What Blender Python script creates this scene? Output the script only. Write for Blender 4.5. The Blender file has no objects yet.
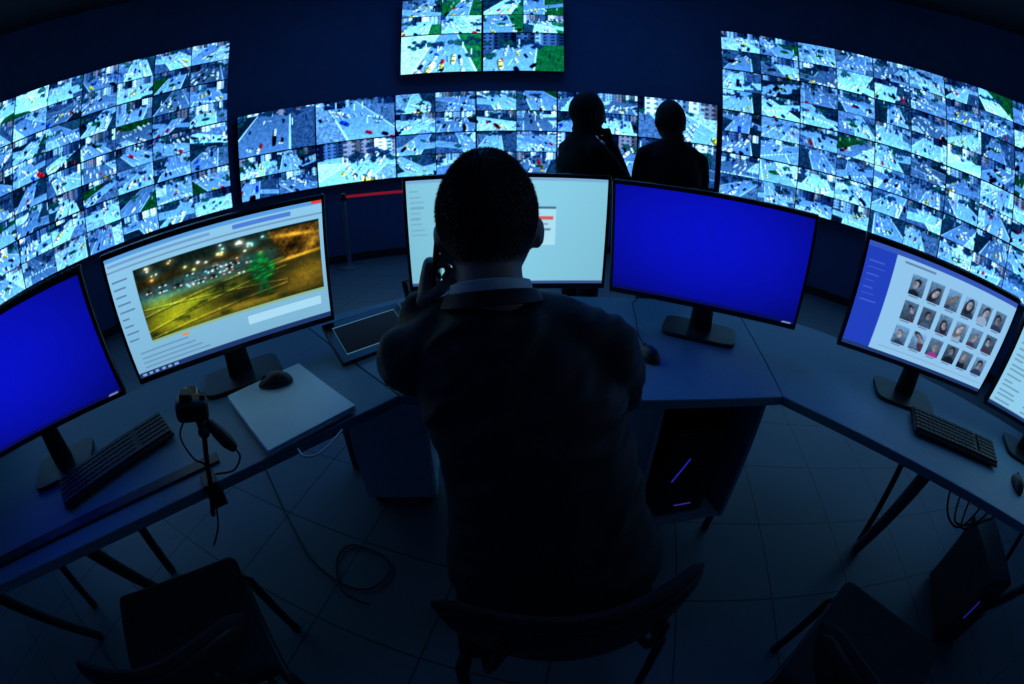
import bpy, bmesh, math, random
import numpy as np
from mathutils import Vector, Matrix, noise
R = math.radians
random.seed(5)
scene = bpy.context.scene
COL = scene.collection
try:
    scene.view_settings.view_transform = 'Standard'
except Exception:
    pass

# ------------------------------------------------------------------ camera
CAM = Vector((0.0, 0.0, 1.35))
PITCH = R(26.0)
CP, SP = math.cos(PITCH), math.sin(PITCH)
F2 = 2 * 15.0 * 1024 / 36.0
cd = bpy.data.cameras.new('camera')
cam = bpy.data.objects.new('camera', cd)
COL.objects.link(cam)
cam.location = CAM
cam.rotation_euler = (math.pi / 2 - PITCH, 0, 0)
cd.type = 'PANO'
cd.sensor_fit = 'HORIZONTAL'
cd.sensor_width = 36.0
cd.sensor_height = 36.0 * 684 / 1024
cd.clip_start = 0.02
for tgt in (cd, getattr(cd, 'cycles', None)):
    if tgt is None:
        continue
    for k, v in (('panorama_type', 'FISHEYE_EQUISOLID'), ('fisheye_lens', 15.0), ('fisheye_fov', 3.5)):
        try:
            setattr(tgt, k, v)
        except Exception:
            pass
scene.camera = cam


def ray(px, py):
    dx, dy = px - 512.0, 342.0 - py
    r = math.hypot(dx, dy) + 1e-9
    th = 2 * math.asin(min(1, r / F2))
    s = math.sin(th) / r
    a, u, f = dx * s, dy * s, math.cos(th)
    return Vector((a, CP * f + SP * u, -SP * f + CP * u))


def atz(px, py, z):
    d = ray(px, py)
    return CAM + d * ((z - CAM.z) / d.z)


def proj(P):
    v = Vector(P) - CAM
    f = v.y * CP - v.z * SP
    u = v.y * SP + v.z * CP
    n = v.length
    th = math.acos(max(-1, min(1, f / n)))
    r = F2 * math.sin(th / 2)
    k = math.hypot(v.x, u) + 1e-9
    return np.array((512 + r * v.x / k, 342 - r * u / k))


# ------------------------------------------------------------------ materials
def mat(name, col, rough=0.6, metal=0.0, var=0.15, scale=30.0, bump=0.0, emit=None, estr=1.0, bdist=0.004):
    m = bpy.data.materials.new(name)
    m.use_nodes = True
    nt = m.node_tree
    b = nt.nodes['Principled BSDF']
    tc = nt.nodes.new('ShaderNodeTexCoord')
    nz = nt.nodes.new('ShaderNodeTexNoise')
    nz.inputs['Scale'].default_value = scale
    nz.inputs['Detail'].default_value = 4
    nt.links.new(tc.outputs['Object'], nz.inputs['Vector'])
    rp = nt.nodes.new('ShaderNodeValToRGB')
    rp.color_ramp.elements[0].position = 0.3
    rp.color_ramp.elements[1].position = 0.7
    rp.color_ramp.elements[0].color = tuple(c * (1 - var) for c in col) + (1,)
    rp.color_ramp.elements[1].color = tuple(min(1, c * (1 + var)) for c in col) + (1,)
    nt.links.new(nz.outputs['Fac'], rp.inputs['Fac'])
    nt.links.new(rp.outputs['Color'], b.inputs['Base Color'])
    b.inputs['Roughness'].default_value = rough
    b.inputs['Metallic'].default_value = metal
    if bump:
        bp = nt.nodes.new('ShaderNodeBump')
        bp.inputs['Strength'].default_value = bump
        bp.inputs['Distance'].default_value = bdist
        nt.links.new(nz.outputs['Fac'], bp.inputs['Height'])
        nt.links.new(bp.outputs['Normal'], b.inputs['Normal'])
    if emit:
        b.inputs['Emission Color'].default_value = tuple(emit) + (1,)
        b.inputs['Emission Strength'].default_value = estr
    return m


def screen_mat(name, strength, sampled=True):
    m = bpy.data.materials.new(name)
    m.use_nodes = True
    nt = m.node_tree
    nt.nodes.clear()
    o = nt.nodes.new('ShaderNodeOutputMaterial')
    e = nt.nodes.new('ShaderNodeEmission')
    a = nt.nodes.new('ShaderNodeAttribute')
    a.attribute_name = 'Col'
    e.inputs['Strength'].default_value = strength
    nt.links.new(a.outputs['Color'], e.inputs['Color'])
    nt.links.new(e.outputs[0], o.inputs['Surface'])
    if not sampled:
        try:
            m.cycles.emission_sampling = 'NONE'
        except Exception:
            pass
    return m


M = {}
M['screen'] = screen_mat('monitor_picture', 1.0)
M['vscreen'] = screen_mat('video_wall_picture', 1.25, False)
M['black'] = mat('black_plastic', (0.012, 0.013, 0.016), 0.45)
M['gloss'] = mat('gloss_black_plastic', (0.01, 0.011, 0.014), 0.22)
M['key'] = mat('key_plastic', (0.016, 0.018, 0.022), 0.55)
M['fabric'] = mat('black_upholstery', (0.005, 0.006, 0.009), 0.9, var=0.3, scale=300, bump=0.4)
M['tube'] = mat('black_steel', (0.009, 0.011, 0.014), 0.5, 0.1)
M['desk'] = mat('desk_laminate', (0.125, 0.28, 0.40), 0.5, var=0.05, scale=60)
M['desk_shaded'] = mat('shaded_desk_laminate', (0.095, 0.21, 0.30), 0.5, var=0.05, scale=60)  # same laminate as the other desks, left wing's shade put into the colour
M['deskside'] = mat('desk_panel_laminate', (0.36, 0.50, 0.60), 0.55, var=0.05, scale=60)
M['steel'] = mat('grey_steel', (0.07, 0.095, 0.12), 0.5, 0.3)
M['post'] = mat('brushed_post_steel', (0.14, 0.17, 0.21), 0.4, 0.5)
M['pccase'] = mat('computer_case_steel', (0.040, 0.05, 0.065), 0.35, 0.2)
M['wall'] = mat('navy_wall_paint', (0.05, 0.09, 0.23), 0.8, var=0.10, scale=3)
M['ceil'] = mat('dark_ceiling_paint', (0.03, 0.035, 0.05), 0.9)
M['suit'] = mat('dark_suit_wool', (0.014, 0.018, 0.028), 0.62, var=0.2, scale=300, bump=0.25)
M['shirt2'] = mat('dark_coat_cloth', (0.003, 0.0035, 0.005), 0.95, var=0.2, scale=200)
M['trouser'] = mat('dark_trouser_wool', (0.010, 0.011, 0.017), 0.85, var=0.2, scale=250)
M['skin'] = mat('skin', (0.42, 0.28, 0.22), 0.5, var=0.08, scale=40)
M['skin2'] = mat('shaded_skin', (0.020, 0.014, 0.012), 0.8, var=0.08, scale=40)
M['hair'] = mat('short_dark_hair', (0.034, 0.027, 0.024), 0.55, var=0.4, scale=200)
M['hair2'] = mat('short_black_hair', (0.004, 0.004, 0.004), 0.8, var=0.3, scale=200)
M['collar'] = mat('shirt_check_cotton', (0.84, 0.99, 1.0), 0.8, var=0.15, scale=220)
M['shoe'] = mat('black_leather', (0.01, 0.01, 0.012), 0.35)
M['silver'] = mat('silver_aluminium', (0.52, 0.72, 0.82), 0.45, 0.15, var=0.03)
M['white'] = mat('white_plastic', (0.66, 0.84, 0.94), 0.5, var=0.04)
M['red'] = mat('red_webbing_glow', (0.85, 0.03, 0.05), 0.7, emit=(.5, .012, .03), estr=.35)  # faint glow added so the unlit belt still shows red
M['cable'] = mat('black_cable_rubber', (0.010, 0.011, 0.015), 0.6)
M['wcable'] = mat('white_cable_rubber', (0.6, 0.65, 0.7), 0.5)
M['blueled'] = mat('blue_led', (0.05, 0.08, 0.9), 0.4, emit=(0.03, 0.05, .9), estr=.35)
M['violetled'] = mat('violet_led', (0.2, 0.08, 0.9), 0.4, emit=(0.12, 0.05, .8), estr=.28)
M['eye'] = mat('eye', (0.6, 0.6, 0.6), 0.2)
M['glass'] = mat('dark_display_glass', (0.03, 0.045, 0.07), 0.12)


def floor_mat():
    m = bpy.data.materials.new('dark_floor_tile')
    m.use_nodes = True
    nt = m.node_tree
    b = nt.nodes['Principled BSDF']
    tc = nt.nodes.new('ShaderNodeTexCoord')
    mp = nt.nodes.new('ShaderNodeMapping')
    mp.inputs['Rotation'].default_value = (0, 0, R(14))
    br = nt.nodes.new('ShaderNodeTexBrick')
    br.offset = 0.0
    br.inputs['Color1'].default_value = (0.115, 0.145, 0.185, 1)
    br.inputs['Color2'].default_value = (0.13, 0.16, 0.20, 1)
    br.inputs['Mortar'].default_value = (0.03, 0.038, 0.05, 1)
    br.inputs['Scale'].default_value = 1.0
    br.inputs['Mortar Size'].default_value = 0.004
    br.inputs['Mortar Smooth'].default_value = 0.3
    br.inputs['Brick Width'].default_value = 0.40
    br.inputs['Row Height'].default_value = 0.40
    nt.links.new(tc.outputs['Object'], mp.inputs['Vector'])
    nt.links.new(mp.outputs['Vector'], br.inputs['Vector'])
    nt.links.new(br.outputs['Color'], b.inputs['Base Color'])
    b.inputs['Roughness'].default_value = 0.40
    return m


M['floor'] = floor_mat()


# ------------------------------------------------------------------ mesh builder
def basis(t, up):
    t = t.normalized()
    n = up - t * up.dot(t)
    if n.length < 1e-5:
        n = Vector((1, 0, 0)) - t * t.x
        if n.length < 1e-4:
            n = Vector((0, 1, 0)) - t * t.y
    n.normalize()
    return n, t.cross(n)


class MB:
    def __init__(self):
        self.v = []
        self.f = []

    def add(self, vs, fs):
        o = len(self.v)
        self.v += [Vector(p) for p in vs]
        self.f += [tuple(i + o for i in f) for f in fs]
        return self

    def box(self, c, s, rot=None):
        c = Vector(c)
        vs = []
        for x in (-.5, .5):
            for y in (-.5, .5):
                for z in (-.5, .5):
                    p = Vector((x * s[0], y * s[1], z * s[2]))
                    if rot is not None:
                        p = rot @ p
                    vs.append(c + p)
        return self.add(vs, [(0, 1, 3, 2), (4, 6, 7, 5), (0, 4, 5, 1), (2, 3, 7, 6), (0, 2, 6, 4), (1, 5, 7, 3)])

    def prism(self, poly, z0, z1):
        n = len(poly)
        vs = [(p[0], p[1], z0) for p in poly] + [(p[0], p[1], z1) for p in poly]
        fs = [tuple(range(n)), tuple(range(n, 2 * n))]
        fs += [(i, (i + 1) % n, n + (i + 1) % n, n + i) for i in range(n)]
        return self.add(vs, fs)

    def loft(self, rings):
        n = len(rings[0])
        vs = [p for r in rings for p in r]
        fs = []
        for k in range(len(rings) - 1):
            for i in range(n):
                j = (i + 1) % n
                fs.append((k * n + i, k * n + j, (k + 1) * n + j, (k + 1) * n + i))
        fs.append(tuple(range(n)))
        fs.append(tuple(range((len(rings) - 1) * n, len(rings) * n)))
        return self.add(vs, fs)

    def tube(self, pts, rad, seg=12, up=Vector((0, 0, 1)), rnd=True):
        pts = [Vector(p) for p in pts]
        n = len(pts)
        if not isinstance(rad, (list, tuple)):
            rad = [rad] * n
        rad = [(r, r) if not isinstance(r, (list, tuple)) else r for r in rad]
        T = []
        for i in range(n):
            t = Vector((0, 0, 0))
            if i > 0:
                t += (pts[i] - pts[i - 1]).normalized()
            if i < n - 1:
                t += (pts[i + 1] - pts[i]).normalized()
            T.append(t.normalized())
        N, _ = basis(T[0], Vector(up))
        rings = []

        def ring(c, nn, bb, a, b):
            return [c + nn * (a * math.cos(2 * math.pi * k / seg)) + bb * (b * math.sin(2 * math.pi * k / seg)) for k in range(seg)]
        fr = []
        for i in range(n):
            N = N - T[i] * N.dot(T[i])
            N.normalize()
            fr.append((N.copy(), T[i].cross(N)))
        if rnd:
            a, b = rad[0]
            for ph in (80, 55, 28):
                q = R(ph)
                rings.append(ring(pts[0] - T[0] * min(a, b) * math.sin(q), fr[0][0], fr[0][1], a * math.cos(q), b * math.cos(q)))
        for i in range(n):
            rings.append(ring(pts[i], fr[i][0], fr[i][1], *rad[i]))
        if rnd:
            a, b = rad[-1]
            for ph in (28, 55, 80):
                q = R(ph)
                rings.append(ring(pts[-1] + T[-1] * min(a, b) * math.sin(q), fr[-1][0], fr[-1][1], a * math.cos(q), b * math.cos(q)))
        return self.loft(rings)

    def ellipsoid(self, c, r, rot=None, nu=20, nv=12, fn=None):
        c = Vector(c)
        vs = []
        for j in range(1, nv):
            la = math.pi * j / nv - math.pi / 2
            for i in range(nu):
                lo = 2 * math.pi * i / nu
                vs.append((math.cos(la) * math.cos(lo), math.cos(la) * math.sin(lo), math.sin(la)))
        vs += [(0, 0, -1), (0, 0, 1)]
        fs = []
        for j in range(nv - 2):
            for i in range(nu):
                k = (i + 1) % nu
                fs.append((j * nu + i, j * nu + k, (j + 1) * nu + k, (j + 1) * nu + i))
        b0, t0 = (nv - 1) * nu, (nv - 1) * nu + 1
        for i in range(nu):
            k = (i + 1) % nu
            fs.append((b0, k, i))
            fs.append((t0, (nv - 2) * nu + i, (nv - 2) * nu + k))
        out = []
        for p in vs:
            q = Vector(fn(*p)) if fn else Vector((p[0] * r[0], p[1] * r[1], p[2] * r[2]))
            if rot is not None:
                q = rot @ q
            out.append(c + q)
        return self.add(out, fs)

    def lathe(self, prof, c=(0, 0, 0), seg=24):
        c = Vector(c)
        rings = [[c + Vector((r * math.cos(2 * math.pi * k / seg), r * math.sin(2 * math.pi * k / seg), z)) for k in range(seg)] for r, z in prof]
        return self.loft(rings)

    def xform(self, mtx):
        self.v = [mtx @ p for p in self.v]
        return self

    def mesh(self, name):
        me = bpy.data.meshes.new(name)
        bm = bmesh.new()
        vs = [bm.verts.new(p) for p in self.v]
        for f in self.f:
            try:
                bm.faces.new([vs[i] for i in f])
            except Exception:
                pass
        loose = [v for v in bm.verts if not v.link_faces]
        bmesh.ops.delete(bm, geom=loose, context='VERTS')
        bmesh.ops.recalc_face_normals(bm, faces=bm.faces[:])
        bm.to_mesh(me)
        bm.free()
        return me

    def build(self, name, m, parent=None, world=False, bevel=0.0, ang=38):
        if world and parent is not None:
            mi = local_matrix(parent).inverted()
            self.v = [mi @ p for p in self.v]
        me = self.mesh(name)
        finish(me, m, ang)
        o = bpy.data.objects.new(name, me)
        COL.objects.link(o)
        o.parent = parent
        if bevel:
            md = o.modifiers.new('bevel', 'BEVEL')
            md.width = bevel
            md.segments = 3
            md.limit_method = 'ANGLE'
            md.angle_limit = R(40)
        return o


def finish(me, m, ang=38):
    me.materials.append(m)
    me.polygons.foreach_set('use_smooth', [True] * len(me.polygons))
    try:
        me.set_sharp_from_angle(angle=R(ang))
    except Exception:
        pass


def local_matrix(o):
    return Matrix.Translation(o.location) @ o.rotation_euler.to_matrix().to_4x4()


def fuse(mb, name, m, parent, voxel, iters=4, world=True, folds=0.0):
    if world and parent is not None:
        mi = local_matrix(parent).inverted()
        mb.v = [mi @ p for p in mb.v]
    me = mb.mesh(name + '_raw')
    t = bpy.data.objects.new(name + '_raw', me)
    COL.objects.link(t)
    rm = t.modifiers.new('remesh', 'REMESH')
    rm.mode = 'VOXEL'
    rm.voxel_size = voxel
    sm = t.modifiers.new('smooth', 'SMOOTH')
    sm.factor = 0.5
    sm.iterations = iters
    dg = bpy.context.evaluated_depsgraph_get()
    dg.update()
    out = bpy.data.meshes.new_from_object(t.evaluated_get(dg))
    bpy.data.objects.remove(t)
    bpy.data.meshes.remove(me)
    out.name = name
    if folds:
        ns = [v.normal.copy() for v in out.vertices]
        for v, nn in zip(out.vertices, ns):
            p = v.co
            q = Vector((p.x * 5 + p.z * 5, p.y * 6, p.z * 12 - p.x * 10))
            a = noise.noise(q) + .5 * noise.noise(q * 2.1)
            a = 1 - abs(a) * 2.2
            v.co = p + nn * (folds * a)
    out.materials.clear()
    out.materials.append(m)
    out.polygons.foreach_set('use_smooth', [True] * len(out.polygons))
    o = bpy.data.objects.new(name, out)
    COL.objects.link(o)
    o.parent = parent
    return o


def tag(o, label, cat, group=None):
    o['label'] = label
    o['category'] = cat
    if group:
        o['group'] = group
    return o


def thing(name, label, cat, loc=(0, 0, 0), rz=0.0, group=None):
    o = bpy.data.objects.new(name, None)
    COL.objects.link(o)
    o.location = loc
    o.rotation_euler = (0, 0, rz)
    o.empty_display_size = 0.05
    return tag(o, label, cat, group)


def dup(root, label, loc, rz):
    r = root.copy()
    COL.objects.link(r)
    r.location = loc
    r.rotation_euler = (0, 0, rz)
    r['label'] = label
    for ch in list(root.children):
        c = ch.copy()
        COL.objects.link(c)
        c.parent = r
        for g in list(ch.children):
            d = g.copy()
            COL.objects.link(d)
            d.parent = c
    return r


def struct(o):
    o['kind'] = 'structure'
    return o


# ------------------------------------------------------------------ pictures on the screens
def lin(img):
    img = np.clip(img, 0, 1)
    return np.where(img <= 0.04045, img / 12.92, ((img + 0.055) / 1.055) ** 2.4)


def raster(name, img, w, h, m, parent, tf):
    H, W, _ = img.shape
    xs = (np.arange(W) / (W - 1) - .5) * w
    zs = (.5 - np.arange(H) / (H - 1)) * h
    X, Z = np.meshgrid(xs, zs)
    co = np.stack([X, np.zeros_like(X), Z], -1).reshape(-1, 3)
    A = np.array(tf)
    co = co @ A[:3, :3].T + A[:3, 3]
    idx = np.arange(W * H).reshape(H, W)
    q = np.stack([idx[1:, :-1], idx[1:, 1:], idx[:-1, 1:], idx[:-1, :-1]], -1).reshape(-1, 4)
    me = bpy.data.meshes.new(name)
    me.vertices.add(len(co))
    me.vertices.foreach_set('co', co.astype(np.float32).ravel())
    me.loops.add(q.size)
    me.loops.foreach_set('vertex_index', q.astype(np.int32).ravel())
    me.polygons.add(len(q))
    me.polygons.foreach_set('loop_start', (np.arange(len(q)) * 4).astype(np.int32))
    me.update(calc_edges=True)
    at = me.attributes.new('Col', 'FLOAT_COLOR', 'POINT')
    c4 = np.concatenate([lin(img), np.ones((H, W, 1))], -1).astype(np.float32)
    at.data.foreach_set('color', c4.ravel())
    me.materials.append(m)
    me.validate()
    o = bpy.data.objects.new(name, me)
    COL.objects.link(o)
    o.parent = parent
    return o


def rect(img, u0, v0, u1, v1, col, al=1.0):
    H, W, _ = img.shape
    a, b, c, d = int(round(u0 * W)), int(round(u1 * W)), int(round(v0 * H)), int(round(v1 * H))
    b = max(b, a + 1)
    d = max(d, c + 1)
    img[c:d, a:b] = img[c:d, a:b] * (1 - al) + np.array(col) * al


def blur(n, k):
    for _ in range(k):
        n = (n + np.roll(n, 1, 0) + np.roll(n, -1, 0) + np.roll(n, 1, 1) + np.roll(n, -1, 1)) / 5
    return n


def norm01(n):
    return (n - n.min()) / (n.max() - n.min() + 1e-6)


def feed(g, w0, h0, carscale=1.0, lush=.06, busy=1.0, gain=1.0):
    """one street camera view: roads in perspective, verges, trees, buildings, vehicles."""
    SS = 3
    w, h = w0 * SS, h0 * SS
    yy, xx = np.mgrid[0:h, 0:w].astype(float)
    U, V = xx / w, yy / h
    A = np.array
    n0 = norm01(blur(g.random((h, w)), 1))
    n1 = norm01(blur(g.random((h, w)), 3))
    n3 = norm01(blur(g.random((h, w)), 14))
    ro = g.normal(0, .22)
    Ur = (U - .5) * math.cos(ro) - (V - .5) * .56 * math.sin(ro) + .5
    Vr = (U - .5) * math.sin(ro) + (V - .5) * math.cos(ro) + .5
    vx, vy = g.uniform(-.8, 1.8), g.uniform(-1.0, -.06)
    hz = g.uniform(.04, .34)
    dep = np.maximum(Vr - vy, .02)
    latr = (Ur - vx) / dep
    c0, hw = (.5 - vx) / (.58 - vy) + g.normal(0, .10), g.uniform(.20, .38) / (.58 - vy)
    bright = g.uniform(.70 if gain == 1 else 1.0, 1.45)
    ground = [A([.48, .59, .67]), A([.18, .25, .30]), A([.66, .76, .84]), A([.26, .34, .43]), A([.13, .19, .22]), A([.36, .45, .54])]
    grass = A([.13, .33, .19]) * (1.2 if gain > 1 else .9)
    ga = grass if g.random() < lush else ground[g.integers(0, 6)]
    gb = grass if g.random() < lush else ground[g.integers(0, 6)]
    img = np.zeros((h, w, 3))
    img[:] = np.where((latr < c0)[..., None], ga, gb) * (.50 + .62 * n3 + .36 * (n1 - .3))[..., None]
    road = A([.38, .49, .59]) * bright
    rshade = (.70 + .22 * V + .32 * n3 + .14 * (n1 - .5))[..., None]
    mk = np.abs(latr - c0) < hw * 1.07
    img[mk] = A([.72, .83, .91]) * min(1.05, .5 + .5 * bright)
    mk = np.abs(latr - c0) < hw
    img[mk] = (road[None, None] * rshade)[mk]
    q = g.random()
    if q < .58:
        vc, th, sl = g.uniform(.38, .85), g.uniform(.08, .17), g.uniform(-.5, .5)
        d = V - vc - sl * (U - .5)
        mk = np.abs(d) < th * 1.10
        img[mk & (np.abs(latr - c0) >= hw)] = A([.72, .83, .91]) * .9
        mk = np.abs(d) < th
        img[mk] = (road[None, None] * rshade * .97)[mk]
        if g.random() < .5:
            mk = (np.abs(d - th * 1.15) < .026) & (np.floor(U * 22) % 2 == 0) & (np.abs(latr - c0) < hw)
            img[mk] = A([.85, .95, 1.0])
    elif q < .76 and busy < 1.5:
        cx, cy, r = g.uniform(.35, .65), g.uniform(.5, .75), g.uniform(.10, .17)
        rr = np.sqrt((U - cx) ** 2 + ((V - cy) / .62) ** 2)
        img[rr < r * 2.0] = (road[None, None] * rshade)[rr < r * 2.0]
        img[rr < r * 1.06] = A([.78, .90, .96])
        img[rr < r] = (grass * (.5 + .8 * n1[..., None]))[rr < r]
    if g.random() < .35:
        for k in ((0.,), (-.33, .33))[g.integers(0, 2)]:
            mk = (np.abs(latr - c0 - k * hw) * dep < .007) & (np.floor(8 / dep) % 2 == 0) & (np.abs(latr - c0) < hw)
            img[mk] = img[mk] * .4 + A([.84, .95, 1.0]) * .6
    if g.random() < .75:
        x = -g.uniform(0, .1)
        while x < 1:
            bw, bh = g.uniform(.08, .28), hz + g.uniform(-.04, .16)
            c = [A([.56, .67, .77]), A([.28, .36, .46]), A([.88, .96, 1.0]), A([.16, .21, .29]), A([.48, .46, .48])][g.integers(0, 5)]
            mk = (U >= x) & (U < x + bw) & (V < bh)
            fu, fv = g.uniform(16, 30), g.uniform(14, 26)
            win = (np.floor(U * fu) % 2 == 0) & (np.floor(V * fv) % 2 == 0)
            img[mk] = (c * (.80 + .35 * n1[..., None]))[mk]
            img[mk & win] = c * .50
            mk = (U >= x + bw * .62) & (U < x + bw) & (V < bh)
            img[mk] *= .66
            x += bw
    # trees: leafy clumps along the verges and the skyline
    for _ in range(int(g.integers(4, 11))):
        s = 1 if g.random() < .5 else -1
        d = g.uniform(.25, .9) * (1 - vy)
        l = c0 + s * (hw * g.uniform(1.2, 2.2))
        bx, by = vx + l * d, vy + d
        if g.random() < .55:
            bx, by = g.uniform(0, 1), max(hz, 0) + g.uniform(-.08, .08)
        tc = [A([.06, .11, .14]), A([.08, .17, .15]), A([.08, .12, .18])][g.integers(0, 3)]
        r0 = g.uniform(.022, .055)
        for _k in range(6):
            cx, cy, r = bx + g.normal(0, r0 * 1.1), by + g.normal(0, r0 * .9), r0 * g.uniform(.6, 1.1)
            q = ((U - cx) / r) ** 2 + ((V - cy) / (r * 1.5)) ** 2 + (n0 - .5) * 2.2
            mk = q < 1
            img[mk] = (tc * (.40 + 2.2 * n0[..., None]) + .10 * (n0[..., None] > .6))[mk]
    for _ in range(int(g.integers(2, 7))):
        cx, cy = g.uniform(0, 1), g.uniform(max(hz, 0), .9)
        mk = (np.abs(U - cx) < .006) & (V > cy - .16) & (V < cy)
        img[mk] = A([.85, .94, 1.0]) if g.random() < .6 else A([.10, .13, .18])

    def car(cx, cy, a, k):
        L, Wd = k * g.uniform(1.0, 1.3), k * g.uniform(.52, .62)
        q = g.random()
        c = (.98, 1.0, 1.0) if q < .54 else (.07, .09, .13) if q < .74 else (.68, .78, .86) if q < .89 else (.82, .13, .16) if q < .925 else (.95, .82, .22) if q < .965 else (.12, .30, .80)
        if g.random() < .14:
            L, Wd = L * 1.9, Wd * 1.45
            if lush > .3 and g.random() < .6:
                c = (.97, .93, .45)
        dx, dy = (U - cx) * 1.78, (V - cy)
        lx = dx * math.cos(a) + dy * math.sin(a)
        ly = -dx * math.sin(a) + dy * math.cos(a)
        p = np.abs(lx / (L * 1.06)) ** 3 + np.abs((ly - Wd * .45) / Wd) ** 3
        img[p < 1] *= .42
        p = np.abs(lx / L) ** 3 + np.abs(ly / Wd) ** 3
        img[p < 1] = c
        mk = (p < 1) & (ly > Wd * .35)
        img[mk] *= .68
        mk = (np.abs(lx - L * .30) < L * .16) & (np.abs(ly) < Wd * .75)
        img[mk] = A(c) * .25
        mk = (np.abs(lx + L * .58) < L * .11) & (np.abs(ly) < Wd * .70)
        img[mk] = A(c) * .38
    for _ in range(int(g.integers(10, 22) * busy)):
        d = g.uniform(.22, 1.05) * (1 - vy)
        l = c0 + hw * g.choice([-.72, -.38, .0, .40, .74]) + g.normal(0, .01)
        cx, cy = vx + l * d, vy + d
        if not (-.05 < cx < 1.05 and hz + .03 < cy < 1.05):
            continue
        a = math.atan2(cy - vy, (cx - vx) * 1.78) + ro + (math.pi / 2 if g.random() < .15 else 0)
        car(cx, cy, a, .054 * (.40 + .75 * cy) * carscale * g.uniform(.85, 1.25))
    if g.random() < .35 * busy:
        x0, y0, a = g.uniform(0, .6), g.uniform(.35, .9), g.uniform(-.4, .4)
        for k in range(int(g.integers(3, 8))):
            car(x0 + k * .085 * carscale, y0 + k * .085 * math.tan(a) * carscale, a + 1.2, .046 * carscale)
    img *= (.84 + .22 * n1 + .12 * n0)[..., None]
    img = img.reshape(h0, SS, w0, SS, 3).mean((1, 3))
    pad = np.pad(img, ((1, 1), (1, 1), (0, 0)), 'edge')
    img = .72 * img + .07 * (pad[2:, 1:-1] + pad[:-2, 1:-1] + pad[1:-1, 2:] + pad[1:-1, :-2])
    img *= A([.77, .97, 1.21]) * g.uniform(.90, 1.18) * gain
    img = np.clip((img - .11) * 1.50, 0, 1)
    return img


def panel_img(g, nx, ny, W=112, H=62, lush=.06, gain=1.0):
    img = np.zeros((H, W, 3)) + np.array([.01, .015, .03])
    for j in range(ny):
        for i in range(nx):
            a, b = i * W // nx, (i + 1) * W // nx
            c, d = j * H // ny, (j + 1) * H // ny
            img[c:d - 1, a:b - 1] = feed(g, b - a - 1, d - c - 1, 1.48 if nx > 1 else 1.05, lush, 1.0 if nx > 1 else 1.8, gain)
    return img


# ------------------------------------------------------------------ the room
RW = 5.64
arc = [(RW * math.sin(R(a)), RW * math.cos(R(a))) for a in range(-90, 91, 3)]
mb = MB()
n = len(arc)
vs = [(x, y, 0) for x, y in arc] + [(x, y, 4.2) for x, y in arc] + [(x * 1.03, y * 1.03, 0) for x, y in arc] + [(x * 1.03, y * 1.03, 4.2) for x, y in arc]
fs = []
for i in range(n - 1):
    fs += [(i, i + 1, n + i + 1, n + i), (2 * n + i, 3 * n + i, 3 * n + i + 1, 2 * n + i + 1), (i, 2 * n + i, 2 * n + i + 1, i + 1), (n + i, n + i + 1, 3 * n + i + 1, 3 * n + i)]
fs += [(0, n, 3 * n, 2 * n), (n - 1, 3 * n - 1, 4 * n - 1, 2 * n - 1)]
mb.add(vs, fs)
struct(mb.build('wall_back', M['wall']))
X1 = RW * 1.03
struct(MB().box((-(RW + X1) / 2, -1.6, 2.1), (X1 - RW, 3.2, 4.2)).build('wall_left', M['wall']))
struct(MB().box(((RW + X1) / 2, -1.6, 2.1), (X1 - RW, 3.2, 4.2)).build('wall_right', M['wall']))
struct(MB().box((0, -3.28, 2.1), (2 * X1, .16, 4.2)).build('wall_rear', M['wall']))
struct(MB().box((0, 1.25, -.05), (2 * X1 + .1, 9.3, .1)).build('floor', M['floor']))
struct(MB().box((0, 1.25, 4.25), (2 * X1 + .1, 9.3, .1)).build('ceiling', M['ceil']))
pts = [((RW - .012) * math.sin(R(a)), (RW - .012) * math.cos(R(a))) for a in range(-88, 89, 4)]
mb = MB()
for p, q in zip(pts[:-1], pts[1:]):
    c = Vector(((p[0] + q[0]) / 2, (p[1] + q[1]) / 2, .05))
    mb.box(c, (math.dist(p, q) + .002, .02, .1), Matrix.Rotation(math.atan2(q[1] - p[1], q[0] - p[0]), 3, 'Z'))
struct(mb.build('baseboard_back', M['black']))

# ------------------------------------------------------------------ video walls
PW, PH = 1.012, 0.552
STEP = 10.55
house_me = MB().box((0, .045, 0), (PW - .004, .09, PH - .004)).mesh('housing')
finish(house_me, M['gloss'])
brack_me = MB().box((0, .135, 0), (.32, .13, .26)).mesh('wall_bracket')
finish(brack_me, M['tube'])


def display(az, z, D, nx, ny, label, group, seed, lush=.05, gain=1.0):
    g = np.random.default_rng(seed)
    a = R(az)
    t = thing('video_wall_display', label, 'video display', (D * math.sin(a), D * math.cos(a), z), -a, group)
    for nm, me in (('housing', house_me), ('wall_bracket', brack_me)):
        o = bpy.data.objects.new(nm, me)
        COL.objects.link(o)
        o.parent = t
    raster('screen', panel_img(g, nx, ny, lush=lush, gain=gain), PW - .012, PH - .012, M['vscreen'], t, Matrix.Translation((0, -.003, 0)))


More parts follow.
